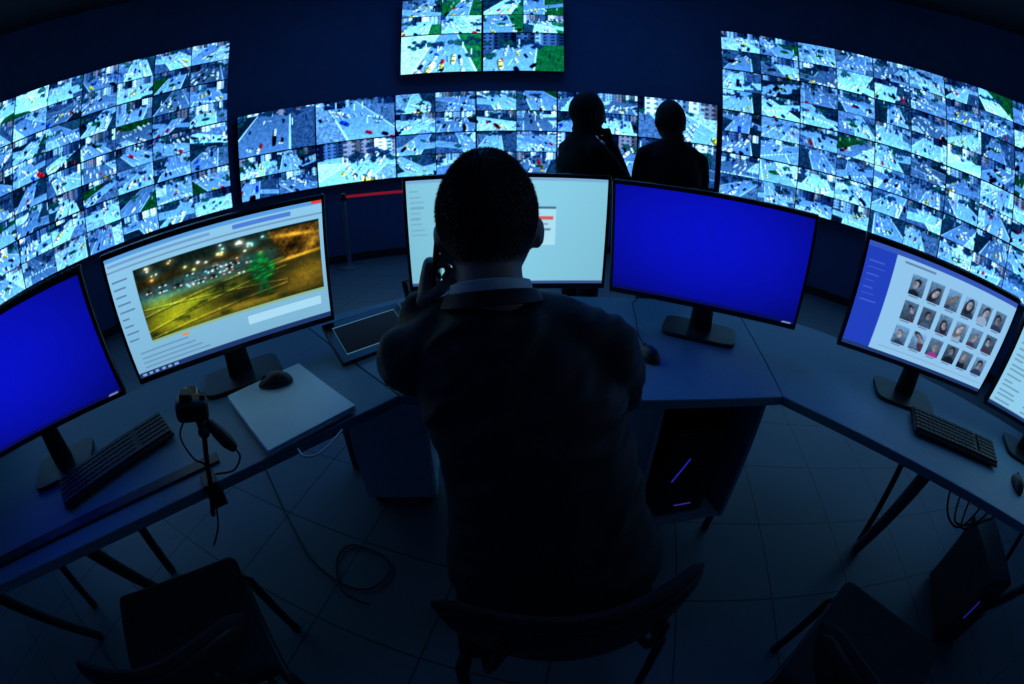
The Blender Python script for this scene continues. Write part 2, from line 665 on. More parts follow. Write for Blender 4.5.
rows4 = ['top', 'second', 'third', 'bottom']
ordn = ['first', 'second', 'third', 'fourth', 'fifth', 'sixth']
for c in range(4):
    for r_ in range(4):
        display(-37.6 - STEP * (c + .5), 1.02 + PH * (3.5 - r_), 5.47, 2, 2,
                'traffic camera display, left video wall, %s row, %s column from its right edge' % (rows4[r_], ordn[c]), 'left video wall displays', 100 + c * 10 + r_)
for c in range(5):
    for r_ in range(4):
        display(27.6 + STEP * (c + .5), 1.00 + PH * (3.5 - r_), 5.47, 2, 2,
                'traffic camera display, right video wall, %s row, %s column from its left edge' % (rows4[r_], ordn[c]), 'right video wall displays', 300 + c * 10 + r_)
big = {(0, 0), (1, 0), (1, 1), (5, 0), (4, 1), (5, 1)}
for c in range(6):
    for r_ in range(2):
        k = 1 if (c, r_) in big else 2
        display(-36.3 + STEP * (c + .5), 1.05 + PH * (1.5 - r_), 5.5, k, k,
                'traffic camera display, low middle strip, %s row, %s column from the left' % (('upper', 'lower')[r_], ordn[c]), 'middle strip video displays', 500 + c * 10 + r_, .04)
for c in range(2):
    for r_ in range(2):
        display(-14.6 + 10.75 * (c + .5), 2.41 + PH * (1.5 - r_), 5.45, 1 + (r_ == 0), 1 + (r_ == 0),
                'traffic camera display, raised centre screen above the strip, %s %s' % (('upper', 'lower')[r_], ('left', 'right')[c]), 'raised centre video displays', 720 + c * 10 + r_, .55, 1.06)

# ------------------------------------------------------------------ desks
DZ = 0.75
LD = Vector((-.678, -.735, 0)).normalized()
LN = Vector((-.735, .678, 0)).normalized()
RD = Vector((.628, -.778, 0)).normalized()
RN = Vector((.778, .628, 0)).normalized()
A0 = Vector((-.294, .912, 0))
B0 = Vector((.794, .866, 0))


def LP(a, b, z=0.0):
    return A0 + LD * a + LN * b + Vector((0, 0, z))


def RP(a, b, z=0.0):
    return B0 + RD * a + RN * b + Vector((0, 0, z))


LB = LP(0, .72)
SEAM = Vector((1.0, 1.64, 0))
t = thing('desk', 'pale central desk with the suited man seated at its front edge', 'desk', (.2, 1.25, 0))
MB().prism([(A0.x + .003, A0.y), (B0.x - .002, B0.y), (SEAM.x - .002, SEAM.y), (-.42, 1.69), (LB.x + .004, LB.y)], DZ - .03, DZ).build('tabletop', M['desk'], t, True, .003)
for p in ((-.72, 1.42), (.90, 1.55)):
    MB().box((p[0], p[1], .36), (.06, .06, .72)).build('leg', M['steel'], t, True, .004)
MB().box((.20, 1.60, .60), (1.20, .018, .24)).build('modesty_panel', M['deskside'], t, True, .002)
t = thing('desk', 'left desk wing carrying the laptop and two left monitors', 'desk', LP(.8, .36))
MB().prism([LP(.003, 0)[:2], LP(1.62, 0)[:2], LP(1.62, .72)[:2], LP(.003, .72)[:2]], DZ - .03, DZ).build('tabletop', M['desk_shaded'], t, True, .003)
for a in (1.02, 1.56):
    MB().tube([LP(a, .06, .715), LP(a, .42, .012)], (.022, .022), 10).build('leg', M['tube'], t, True)
    MB().tube([LP(a, .66, .715), LP(a, .60, .012)], (.022, .022), 10).build('leg', M['tube'], t, True)
rotL = Matrix.Rotation(math.atan2(LD.y, LD.x), 3, 'Z')
MB().box(LP(1.06, .085, DZ + .004), (1.10, .04, .008), rotL).build('shadow_gap_strip', M['black'], t, True, .002)  # black strip standing in for the shadow gap along the desk front
t = thing('desk', 'right desk wing carrying the photo-grid monitor and a slanted leg', 'desk', RP(.8, .36))
MB().prism([RP(.0, 0)[:2], RP(1.62, 0)[:2], RP(1.62, .72)[:2], RP(.0, .72)[:2], (SEAM.x + .002, SEAM.y)], DZ - .03, DZ).build('tabletop', M['desk'], t, True, .003)
for a in (.58, 1.52):
    MB().tube([RP(a, .06, .715), RP(a + .03, .44, .016)], (.026, .026), 10).build('leg', M['steel'], t, True)
    MB().tube([RP(a + .02, .67, .715), RP(a + .03, .50, .016)], (.016, .016), 10).build('leg', M['tube'], t, True)

# under-desk open cabinet, standing on short legs
t = thing('under_desk_cabinet', 'open computer cabinet under the central desk beside the seated man', 'cabinet', (.61, 1.12, 0))
x0, x1, y0, y1, zb, ztop = .43, .80, .95, 1.42, .14, .718
for xx_ in (x0, x1):
    MB().box((xx_, (y0 + y1) / 2, (zb + ztop) / 2), (.018, y1 - y0, ztop - zb)).build('side_panel', M['deskside'], t, True, .002)
MB().box(((x0 + x1) / 2, y1, (zb + ztop) / 2), (x1 - x0 - .018, .016, ztop - zb)).build('back_panel', M['deskside'], t, True, .002)
MB().box(((x0 + x1) / 2, (y0 + y1) / 2 - .004, zb + .009), (x1 - x0 - .018, y1 - y0 - .016, .018)).build('bottom_panel', M['deskside'], t, True, .002)
for px in (x0, x1):
    for py in (y0 + .06, y1 - .05):
        MB().lathe([(.016, 0), (.016, zb)], (px, py, 0), 12).build('foot', M['black'], t, True)


def pc_tower(loc, rz, label, side, led, tiltled):
    t = thing('computer_tower', label, 'computer', loc, rz, 'computer towers under the desks')
    MB().box((0, .0, .205), (.19, .38, .39)).build('case', side, t, bevel=.006)
    MB().box((0, -.197, .205), (.186, .016, .385)).build('front_panel', M['gloss'], t, bevel=.004)
    MB().box((-.055, -.2065, .24), (.003, .004, .11), Matrix.Rotation(R(tiltled), 3, 'Y')).build('led_strip', M['blueled'], t)
    if led:
        MB().box((.0, -.2065, .06), (.07, .004, .003)).build('led_strip', led, t)
    mb = MB()
    for k in range(8):
        mb.box((.02, -.206, .12 + k * .03), (.11, .003, .008))
    mb.build('front_grille', M['key'], t)
    for sx in (-.07, .07):
        for sy in (-.15, .15):
            MB().lathe([(.015, 0), (.013, .012)], (sx, sy, 0), 10).build('foot', M['black'], t)
    MB().lathe([(.009, 0), (.009, .004)], (.06, 0, 0), 12).xform(Matrix.Translation((0, -.205, .37)) @ Matrix.Rotation(R(90), 4, 'X')).build('power_button', M['steel'], t)
    return t


pc_tower((.605, 1.18, zb + .018), R(4), 'black computer tower with blue light strip inside open desk cabinet', M['pccase'], M['violetled'], 25)
p = RP(1.27, .38)
pc_tower((p.x, p.y, 0), math.atan2(RN.y, RN.x) - math.pi / 2 + R(20), 'computer tower with blue light on the floor under right desk wing', M['pccase'], None, 0)

# pedestal
t = thing('pedestal_cabinet', 'plain pale pedestal under the central desk left of the man', 'cabinet', (-.47, 1.36, 0), R(6))
MB().box((0, .0, .37), (.30, .36, .60)).build('body', M['white'], t, bevel=.004)
MB().box((0, -.188, .37), (.288, .016, .585)).build('door', M['white'], t, bevel=.003)
for sx in (-.11, .11):
    for sy in (-.13, .13):
        MB().tube([(sx - .012, sy, .035), (sx + .012, sy, .035)], .034, 14, rnd=False).build('caster', M['black'], t)


# ------------------------------------------------------------------ monitors
MW, MH = .70, .412


def fit_monitor(c, init):
    p = np.array(init, float)

    def res(p):
        x, y, z, yaw, ti = p
        out = []
        for (sx, sz), px, w in c:
            lx, lz = sx * MW / 2, sz * MH / 2
            a, b, q = lx, lz * math.sin(ti), lz * math.cos(ti)
            P = (x + a * math.cos(yaw) - b * math.sin(yaw), y + a * math.sin(yaw) + b * math.cos(yaw), z + q)
            out += list((proj(P) - np.array(px)) * w)
        out.append((ti - R(6)) / R(6) * 2)
        out.append((z - 1.08) / .04 * 3)
        return np.array(out)
    lam = 1e-2
    r0 = res(p)
    for _ in range(80):
        J = np.zeros((len(r0), 5))
        for k in range(5):
            q = p.copy()
            q[k] += 1e-5
            J[:, k] = (res(q) - r0) / 1e-5
        A = J.T @ J
        st = np.linalg.solve(A + lam * np.diag(np.diag(A) + 1e-9), -J.T @ r0)
        r1 = res(p + st)
        if r1 @ r1 < r0 @ r0:
            p, r0, lam = p + st, r1, lam * .5
        else:
            lam *= 3
    return p


def monitor(corners, guess, label, img, gap=.07):
    gx, gy = guess
    az = math.atan2(gx, gy)
    x, y, z, yaw, ti = fit_monitor(corners, (gx, gy, 1.08, -az, R(6)))
    z = max(z, DZ + MH / 2 + .04)
    back = Vector((-math.sin(yaw), math.cos(yaw), 0))
    b = Vector((x, y, DZ + .001)) + back * gap
    t = thing('monitor', label, 'monitor', b, yaw, 'desktop monitors')
    tf = Matrix.Translation((0, -gap, z - DZ)) @ Matrix.Rotation(-ti, 4, 'X')
    MB().box((0, .014, 0), (MW, .026, MH)).xform(tf).build('housing', M['gloss'], t, bevel=.005)
    MB().box((0, .036, -.01), (MW * .55, .03, MH * .55)).xform(tf).build('rear_cover', M['black'], t, bevel=.012)
    raster('screen', img, MW - .026, MH - .036, M['screen'], t, tf @ Matrix.Translation((0, -.0012, .004)))
    hz = z - DZ
    top = tf @ Vector((0, .04, -.02))
    MB().tube([(0, .02, .012), (0, .015, hz * .5), top], [(.02, .045), (.018, .036), (.018, .034)], 14, up=Vector((0, 1, 0)), rnd=False).build('stand_neck', M['black'], t)
    pl = []
    for k in range(28):
        a = 2 * math.pi * k / 28
        cx, sy = math.cos(a), math.sin(a)
        pl.append((.14 * math.copysign(abs(cx) ** .35, cx), .09 * math.copysign(abs(sy) ** .35, sy)))
    MB().prism(pl, 0.0, .014).build('base', M['black'], t, bevel=.003)
    return t


TLc, TRc, BRc, BLc = (-1, 1), (1, 1), (1, -1), (-1, -1)
g = np.random.default_rng(3)


def blue_img():
    H, W = 46, 80
    yy, xx = np.mgrid[0:H, 0:W].astype(float)
    n = blur(g.random((H, W)), 3)
    img = np.ones((H, W, 3)) * np.array([.03, .065, .77])
    rr = ((xx / W - .45) / .5) ** 2 + ((yy / H - .4) / .5) ** 2
    img *= (1.02 - .17 * rr - .05 * yy / H + .08 * (n - .5))[..., None]
    rect(img, 0, .965, 1, 1, (.03, .05, .35))
    rect(img, .93, .97, .98, .99, (.5, .6, .9))
    return img


def night_img():
    H, W = 150, 268
    img = np.ones((H, W, 3)) * np.array([.54, .78, .92])
    yy, xx = np.mgrid[0:H, 0:W].astype(float)
    img *= (1.02 - .12 * yy / H)[..., None]
    rect(img, 0, 0, 1, .035, (.35, .62, .88))
    rect(img, .95, 0, 1, .03, (.85, .25, .25))
    rect(img, .01, .05, .50, .075, (.45, .62, .82))
    rect(img, .60, .045, .86, .08, (.30, .50, .85))
    rect(img, 0, .10, 1, .112, (.45, .6, .75))
    for k in range(9):
        rect(img, .015, .18 + k * .06, .015 + .03 + .05 * g.random(), .192 + k * .06, (.35, .5, .68))
    ua, ub, va, vb = int(.13 * W), int(.985 * W), int(.15 * H), int(.72 * H)
    h, w = vb - va, ub - ua
    V, U = np.mgrid[0:h, 0:w].astype(float)
    V /= h
    U /= w
    A = np.array
    E = np.exp
    n1 = norm01(blur(g.random((h, w)), 1))
    n2 = norm01(blur(g.random((h, w)), 3))
    n4 = norm01(blur(g.random((h, w)), 12))
    P = np.zeros((h, w, 3)) + A([.13, .12, .05])
    P *= (.4 + .8 * n4 + .4 * n2)[..., None]

    def glow(x, y, sx, sy, cc, an=0.0):
        dx, dy = U - x, V - y
        p = dx * math.cos(an) + dy * math.sin(an)
        q = -dx * math.sin(an) + dy * math.cos(an)
        return E(-(p / sx) ** 2 - (q / sy) ** 2)[..., None] * A(cc)

    # tree line behind the street
    top = .10 + .12 * n2
    dk = np.clip((top - V) / .06 + .5, 0, 1)[..., None]
    P = P * (1 - dk) + (A([.05, .10, .09]) * (.4 + 1.2 * n2[..., None])) * dk
    # the carriageway crossing the picture, teal under the street lamps
    d1 = V - .36 + .10 * (U - .3)
    mk = np.clip(1.3 - np.abs(d1) / .10, 0, 1)[..., None] * np.clip((.80 - U) / .1, 0, 1)[..., None]
    P = P * (1 - .8 * mk) + A([.16, .34, .38]) * (.5 + .9 * n2[..., None]) * mk * .8
    P += glow(.18, .80, .18, .18, (.50, .54, .05), -.2)
    P += glow(.38, .62, .22, .08, (.30, .36, .06), -.12)
    P += glow(.56, .92, .26, .08, (.36, .30, .05))
    P += glow(.10, .54, .10, .09, (.26, .36, .12))
    P += glow(.30, .47, .30, .05, (.12, .28, .24))
    # lit pavement strips with kerb shadows
    for y0, sl, th in ((.56, -.30, .018), (.74, -.42, .014), (.90, -.25, .016), (.62, .22, .012)):
        dv_ = V - y0 - sl * (U - .3)
        on = (U < .80)[..., None]
        P += np.clip(1 - np.abs(dv_) / th, 0, 1)[..., None] * A([.26, .26, .09]) * on * (.4 + n2[..., None])
        P *= 1 - .5 * np.clip(1 - np.abs(dv_ - th * 1.6) / (th * .7), 0, 1)[..., None] * on
    # shrubs, islands and shadows breaking up the ground
    for _ in range(26):
        x, y = g.uniform(.02, .98), g.uniform(.52, 1.0)
        s = glow(x, y, g.uniform(.02, .06), g.uniform(.015, .05), (1, 1, 1), g.uniform(-.6, .6))
        s = np.clip(s * (.3 + 1.5 * n2[..., None]), 0, 1)
        P = P * (1 - .7 * s) + A([.06, .10, .05]) * s * .7
    # right: gold ground and the roof shape, lit gold along its edges
    P += glow(.92, .72, .14, .20, (.34, .25, .04), .3)
    rf = ((U > .74 + .22 * (V - .1)) & (V < .46 - .25 * (U - .76)) & (V > .03)).astype(float)
    rf = blur(rf, 2)[..., None]
    gold = A([.26, .18, .05]) * (.25 + 1.4 * n2[..., None]) + .12 * (np.sin(U * 70 + V * 30) > .2)[..., None] * A([1, .72, .2])
    P = P * (1 - rf) + gold * rf
    P += glow(.87, .44, .14, .022, (.75, .56, .12), -.22)
    P += glow(.86, .13, .11, .026, (.66, .50, .14), .25)
    P += glow(.95, .28, .025, .09, (.50, .38, .10), .3)
    P *= 1 - .75 * glow(.85, .29, .06, .06, (1, 1, 1), .3)
    # vehicles and their lights on the road
    for _ in range(30):
        cx = g.uniform(.03, .62)
        cy = .36 - .10 * (cx - .3) + g.normal(0, .05)
        wv, hv = g.uniform(.014, .026), g.uniform(.022, .034)
        cb = [A([.10, .16, .18]), A([.50, .66, .66]), A([.28, .42, .46]), A([.05, .07, .08])][g.integers(0, 4)]
        s = glow(cx, cy, wv, hv, (1, 1, 1))
        P = P * (1 - .85 * s) + cb * s * .85
        P = P * (1 - .6 * glow(cx, cy - hv * .35, wv * .6, hv * .3, (1, 1, 1)))
        for s in (-.7, .7):
            P += glow(cx + s * wv, cy + hv * .5, .006, .009, [(.95, 1.0, .95), (1.0, .35, .2), (.8, 1.0, 1.0), (.4, .9, 1.0)][g.integers(0, 4)])
    for _ in range(30):
        cx, cy = g.uniform(.02, .70), abs(g.normal(.10, .08)) + .02
        cc = A([[.9, 1.0, 1.0], [.5, .95, 1.0], [.8, 1.0, .95], [1.0, .6, .3], [.9, .95, .6]][g.integers(0, 5)])
        r = g.uniform(.005, .010)
        P += glow(cx, cy, r, r * 1.7, cc)
        P += glow(cx, cy, .03, .05, cc * .14)
    # the green shape right of the middle, standing on the pavement
    s = np.clip(1.5 * glow(.672, .48, .055, .20, (1, 1, 1)), 0, 1)
    P = P * (1 - .85 * s) + A([.03, .22, .10]) * s * .85
    for k in range(60):
        aa, rr = g.uniform(0, 6.28), math.sqrt(g.random())
        cx, cy = .672 + .062 * math.cos(aa) * rr, .48 + .22 * math.sin(aa) * rr
        s = glow(cx, cy, .011, .016, (1, 1, 1), g.uniform(0, 3))
        P = P * (1 - .8 * s) + A([.04, .16 + .46 * g.random() ** 1.3, .16]) * s
    for x, an in ((.655, .12), (.692, -.12)):
        s = glow(x, .76, .012, .11, (1, 1, 1), an)
        P = P * (1 - .85 * s) + A([.04, .26, .13]) * s
    P *= 1 - .6 * glow(.68, .88, .07, .018, (1, 1, 1))
    P *= (.84 + .32 * n1)[..., None]
    img[va:vb, ua:ub] = np.clip(P * 1.08, 0, 1)
    rect(img, .13, .72, .985, .74, (.55, .72, .55))
    for k in range(4):
        rect(img, .05, .79 + k * .042, .30 + .3 * g.random(), .802 + k * .042, (.42, .58, .75))
    rect(img, .28, .755, .31, .77, (.9, .55, .15))
    rect(img, .60, .79, .96, .86, (.66, .86, .96))
    rect(img, 0, .955, 1, 1, (.12, .22, .42))
    for k in range(6):
        rect(img, .02 + .035 * k, .965, .04 + .035 * k, .99, (.5, .65, .85))
    return img


def page_img():
    H, W = 90, 160
    yy, xx = np.mgrid[0:H, 0:W].astype(float)
    img = np.ones((H, W, 3)) * np.array([.55, .84, .94])
    img *= (1.0 - .14 * np.abs(xx / W - .5) - .05 * yy / H)[..., None]
    rect(img, 0, 0, 1, .03, (.48, .68, .84))
    for k in range(9):
        rect(img, .02, .10 + .05 * k, .05 + .05 * g.random(), .112 + .05 * k, (.46, .66, .78))
    rect(img, .635, .27, .735, .62, (.66, .88, .95))
    rect(img, .635, .27, .735, .29, (.30, .42, .58))
    rect(img, .645, .36, .725, .385, (.82, .38, .40))
    rect(img, .645, .42, .70, .435, (.42, .52, .62))
    rect(img, .645, .47, .715, .485, (.42, .52, .62))
    rect(img, 0, .965, 1, 1, (.22, .32, .55))
    return img


def grid_img():
    H, W = 150, 260
    A = np.array
    img = np.ones((H, W, 3)) * A([.56, .77, .93])
    rect(img, 0, 0, 1, .045, (.20, .34, .72))
    rect(img, 0, .045, .16, 1, (.13, .25, .74))
    for k in range(7):
        rect(img, .025, .16 + .06 * k, .07 + .05 * g.random(), .170 + .06 * k, (.24, .37, .82))
    rect(img, .21, .075, .40, .09, (.40, .52, .66))
    yy, xx = np.mgrid[0:H, 0:W].astype(float)
    U, V = xx / W, yy / H
    n2 = norm01(blur(g.random((H, W)), 2))
    for r_ in range(3):
        for c in range(6):
            u, v = .27 + c * .118, .15 + r_ * .245
            k = g.uniform(.75, 1.45)
            inside = (U > u) & (U < u + .088) & (V > v) & (V < v + .19)
            img[inside] = (A([.32, .46, .60]) * k * (1.1 - .5 * (V - v) / .19 + .5 * (n2 - .5))[..., None])[inside]
            cx, cy = u + .044 + g.normal(0, .010), v + .075 + g.normal(0, .012)
            s = g.uniform(.80, 1.25)
            tilt = g.normal(0, .25)
            du, dv_ = (U - cx) - tilt * (V - cy), V - cy
            bc = A((.60, .20, .55)) if (r_, c) == (2, 2) else A([(.08, .11, .18), (.16, .22, .34), (.26, .34, .46), (.28, .20, .30), (.56, .66, .78)][g.integers(0, 5)])
            m = ((du / (.042 * s)) ** 2 + ((dv_ - .125) / (.068 * s)) ** 2 < 1) & inside
            img[m] = bc
            hc_ = A([(.07, .08, .12), (.18, .16, .18), (.38, .39, .42), (.12, .13, .17)][g.integers(0, 4)])
            m = ((du / (.020 * s)) ** 2 + ((dv_ + .010) / (.040 * s)) ** 2 < 1) & inside
            img[m] = hc_
            if g.random() < .3:
                m = ((du / (.025 * s)) ** 2 + ((dv_ - .02) / (.06 * s)) ** 2 < 1) & inside
                img[m] = hc_
            sh = g.uniform(-.006, .006)
            m = (((du - sh) / (.016 * s)) ** 2 + ((dv_ - .008) / (.035 * s)) ** 2 < 1) & inside
            img[m] = (A([.55, .55, .62]) * g.uniform(.75, 1.15) * (1 - 14 * (du - sh) * (1 if sh > 0 else -1))[..., None])[m]
            m = (np.abs(dv_ + .0) < .004) & (np.abs(np.abs(du - sh) - .006 * s) < .003) & inside
            img[m] = (.16, .15, .19)
            sub = img[int(v * H):int((v + .19) * H), int(u * W) + 1:int((u + .088) * W)]
            for q in range(3):
                sub[1:-1, 1:-1, q] = blur(sub[..., q].copy(), 1)[1:-1, 1:-1]
            rect(img, u + .012, v + .20, u + .07, v + .21, (.42, .52, .66))
    rect(img, .21, .90, .97, .905, (.5, .62, .74))
    rect(img, 0, .96, 1, 1, (.12, .22, .42))
    return img


def table_img():
    H, W = 60, 110
    img = np.ones((H, W, 3)) * np.array([.56, .80, .93])
    rect(img, 0, 0, 1, .05, (.35, .52, .80))
    for k in range(14):
        for c in range(4):
            rect(img, .04 + c * .24, .12 + .06 * k, .10 + c * .24 + .1 * g.random(), .137 + .06 * k, (.40, .56, .66))
    rect(img, 0, .95, 1, 1, (.12, .22, .42))
    return img


monitor([(TRc, (75, 269), 1), (BRc, (131, 391), 1), (BLc, (-6, 474), .6)], (-1.2, .45),
        'monitor showing a plain blue screen at the far left desk end', blue_img())
monitor([(TLc, (94, 261), 1.2), (TRc, (319, 192), 1), (BRc, (341, 317), 1), (BLc, (150, 385), 1)], (-.78, .95),
        'monitor showing a yellow-lit night street picture in a pale window', night_img())
monitor([(TLc, (400, 178), 1), (TRc, (612, 178), 1), (BRc, (605, 288), 1), (BLc, (411, 292), 1)], (0, 1.36),
        'monitor with a bright pale page, straight behind the seated man’s head', page_img())
monitor([(TLc, (615, 178), 1), (TRc, (824, 218), 1.2), (BRc, (787, 331), 1), (BLc, (606, 290), 1)], (.62, 1.25),
        'monitor showing a plain blue screen right of the seated man', blue_img())
monitor([(TLc, (871, 235), 1), (TRc, (1022, 302), 1), (BRc, (975, 399), 1), (BLc, (833, 342), 1)], (1.36, .82),
        'monitor showing a grid of portrait photos beside a blue sidebar', grid_img())
monitor([(TLc, (1028, 315), 1), (BLc, (981, 402), 1), (BRc, (1072, 462), .5)], (1.6, .45),
        'monitor with a pale text table, cut off at the right edge', table_img())


# ------------------------------------------------------------------ things on the desks
def between(pa, pb, z=DZ):
    a, b = atz(*pa, z), atz(*pb, z)
    return (a + b) / 2, math.atan2(b.y - a.y, b.x - a.x), (b - a).length


def keyboard(pa, pb, label):
    c, rz, L = between(pa, pb)
    t = thing('keyboard', label, 'keyboard', (c.x, c.y, DZ + .009), rz, 'keyboards')
    MB().add([(-.22, -.07, 0), (.22, -.07, 0), (.22, .07, 0), (-.22, .07, 0), (-.22, -.07, .012), (.22, -.07, .012), (.22, .07, .024), (-.22, .07, .024)],
             [(0, 1, 2, 3), (4, 5, 6, 7), (0, 1, 5, 4), (1, 2, 6, 5), (2, 3, 7, 6), (3, 0, 4, 7)]).build('case', M['black'], t, bevel=.004)
    mb = MB()
    for r_ in range(6):
        y = -.054 + r_ * .0205
        z = .0155 + (y + .07) / .14 * .012
        for k in range(21):
            x = -.205 + k * .0205
            if k == 15 and r_ != 0:
                continue
            mb.box((x, y, z), (.0175, .0175, .008))
    mb.build('keycaps', M['key'], t)
    for sx in (-.18, .18):
        for sy in (-.055, .055):
            MB().lathe([(.008, -.008), (.008, .002)], (sx, sy, 0), 10).build('foot', M['black'], t)
    return t


keyboard((63, 503), (173, 427), 'black keyboard in front of the far left blue monitor')
keyboard((908, 423), (993, 460), 'black keyboard on the right desk wing before the photo-grid monitor')


def mouse(loc, rz, label):
    t = thing('computer_mouse', label, 'mouse', loc, rz, 'computer mice')

    def fn(x, y, z):
        zz = max(z, -.05)
        return (.031 * x * (1 - .12 * y), .056 * y, .036 * zz * (1 - .25 * y * y) * (1 - .2 * y))
    MB().ellipsoid((0, 0, .002), (1, 1, 1), fn=fn, nu=24, nv=14).build('body', M['black'], t)
    MB().tube([(0, .026, .029), (0, .034, .0275)], .005, 10).build('scroll_wheel', M['key'], t)
    return t


LZ = DZ + .024
la, lb, lc, ld = atz(238, 388, LZ), atz(308, 358, LZ), atz(341, 414, LZ), atz(259, 461, LZ)
cc = (la + lb + lc + ld) / 4
dv = ((lb - la) + (lc - ld)).normalized()
lrz = math.atan2(dv.y, dv.x)
lw = ((lb - la).length + (lc - ld).length) / 2
lh = ((la - ld).length + (lb - lc).length) / 2
lw, lh = min(max(lw, .26), .36), min(max(lh, .22), .34)
t = thing('laptop', 'closed silver laptop on the left desk wing with mouse on top', 'laptop', (cc.x, cc.y, DZ + .0005), lrz)
MB().box((0, 0, .011), (lw, lh, .012)).build('base', M['silver'], t, bevel=.004)
MB().box((0, 0, .0205), (lw, lh, .007)).build('lid', M['silver'], t, bevel=.003)
MB().tube([(-lw * .36, lh / 2 - .004, .016), (lw * .36, lh / 2 - .004, .016)], .006, 10).build('hinge', M['steel'], t)
for sx in (-1, 1):
    for sy in (-1, 1):
        MB().lathe([(.008, 0), (.008, .006)], (sx * (lw / 2 - .03), sy * (lh / 2 - .03), 0), 10).build('foot', M['black'], t)
p = atz(276, 384, LZ)
mouse((p.x, p.y, LZ + .001), lrz + R(60), 'black computer mouse resting on the closed silver laptop')
p = atz(648, 357, DZ)
mouse((p.x, p.y, DZ + .001), R(12), 'black computer mouse beside the seated man’s right arm')
mb = MB()
cp = [atz(*q, DZ + .004) for q in ((646, 349), (638, 334), (636, 318), (632, 303), (640, 296))]
mb.tube(cp, .0022, 8)
tag(mb.build('mouse_cable', M['cable']), 'thin black mouse cable curving across central desk to the blue monitor', 'cable')
p = atz(1016, 486, DZ)
mouse((p.x, p.y, DZ + .001), R(-40), 'black computer mouse at the right edge beyond the right keyboard')

# touch panel, propped up
ta, tb, tc_, td = atz(331, 336, DZ + .05), atz(402, 313, DZ + .05), atz(413, 344, DZ), atz(340, 371, DZ)
cc = (ta + tb + tc_ + td) / 4
dv = ((tb - ta) + (tc_ - td)).normalized()
tw = ((tb - ta).length + (tc_ - td).length) / 2 * 1.06
tdp = .175
trz = math.atan2(dv.y, dv.x)
t = thing('touch_panel', 'black framed touch panel propped on the desk left of the man', 'tablet', (cc.x, cc.y, DZ + .001), trz)
til = Matrix.Translation((0, 0, .050)) @ Matrix.Rotation(R(26), 4, 'X')
MB().box((0, 0, 0), (tw, tdp, .018)).xform(til).build('case', M['gloss'], t, bevel=.004)
tim = np.ones((60, 105, 3)) * np.array([.04, .08, .13])
yy, xx = np.mgrid[0:60, 0:105].astype(float)
tim *= (1.15 - .4 * yy / 60 + .3 * xx / 105)[..., None]
for q in ((0, 0, 1, .025), (0, .975, 1, 1), (0, 0, .014, 1), (.986, 0, 1, 1)):
    rect(tim, *q, (.28, .46, .56))
raster('screen', tim, tw * .80, tdp * .68, M['screen'], t, til @ Matrix.Translation((0, 0, .0095)) @ Matrix.Rotation(R(-90), 4, 'X'))
MB().tube([(-.05, .06, .004), (.05, .06, .004), (.05, .042, .060), (-.05, .042, .060)], .004, 8).build('prop_stand', M['black'], t)

# small dark device beside the panel
p = atz(412, 306, DZ)
t = thing('desk_handset', 'small dark upright device between the touch panel and the man’s left hand', 'handset', (p.x, p.y, DZ + .001), trz + R(10))
MB().prism([(-.032, -.035), (.032, -.035), (.032, .035), (-.032, .035)], 0, .018).build('dock', M['black'], t, bevel=.004)
MB().box((0, .008, .062), (.046, .022, .095), Matrix.Rotation(R(-14), 3, 'X')).build('body', M['gloss'], t, bevel=.006)
MB().box((0, -.006, .080), (.034, .002, .038), Matrix.Rotation(R(-14), 3, 'X')).build('screen', M['glass'], t)


def spline(pts, k=6):
    out = []
    n = len(pts)
    pts = [Vector(p) for p in pts]
    for i in range(n - 1):
        p0, p1, p2, p3 = pts[max(i - 1, 0)], pts[i], pts[i + 1], pts[min(i + 2, n - 1)]
        for s in range(k):
            u = s / k
            out.append(.5 * ((2 * p1) + (p2 - p0) * u + (2 * p0 - 5 * p1 + 4 * p2 - p3) * u * u + (3 * p1 - p0 - 3 * p2 + p3) * u ** 3))
    out.append(pts[-1])
    return out


# camera-like unit on a slim stalk clamped to the left desk's front edge
def on_edge(px, py, b):
    d = ray(px, py)
    return CAM + d * ((b - (CAM - A0).dot(LN)) / d.dot(LN))


pc = on_edge(212, 488, -.012)
kk = (pc - A0).dot(LD)
cl = LP(kk, 0.0, DZ)
t = thing('desk_camera', 'dark camera-like unit on a slim stalk clamped to the left desk edge', 'camera', (cl.x, cl.y, DZ))
rl = rotL
mb = MB().box(LP(kk, .012, DZ + .008), (.04, .05, .014), rl).box(LP(kk, -.012, DZ - .02), (.04, .014, .07), rl).box(LP(kk, .008, DZ - .048), (.04, .04, .012), rl)
mb.build('clamp', M['black'], t, True, .003)
s0, s1, s2, s3 = on_edge(213, 514, -.020), on_edge(211, 488, -.020), on_edge(207, 462, -.004), on_edge(204, 432, .008)
MB().tube(spline([s0, s1, s2, s3]), .0065, 10).build('stalk', M['tube'], t, True)
MB().ellipsoid(s3, (.015, .015, .015)).build('ball_joint', M['black'], t, True)
hc_ = on_edge(192, 408, .03)
rb = Matrix.Rotation(R(40), 3, 'Z') @ Matrix.Rotation(R(14), 3, 'Y')
hd = MB().box(hc_, (.080, .055, .050), rb).build('camera_body', M['black'], t, True, .014)
ln = MB().tube([hc_ + rb @ Vector((.0, .02, 0)), hc_ + rb @ Vector((.0, .056, .0)), hc_ + rb @ Vector((0, .064, 0))], [.020, .023, .023], 18, rnd=False).build('lens', M['gloss'], t, True)
MB().box(hc_ + rb @ Vector((-.012, 0, .031)), (.030, .034, .016), rb).build('viewfinder', M['black'], t, True, .004)
MB().box(hc_ + rb @ Vector((.028, -.004, .028)), (.014, .02, .010), rb).build('mode_dial', M['key'], t, True, .002)
MB().tube([s3, hc_ + rb @ Vector((.012, 0, -.02))], .011, 10).build('neck_bracket', M['tube'], t, True)
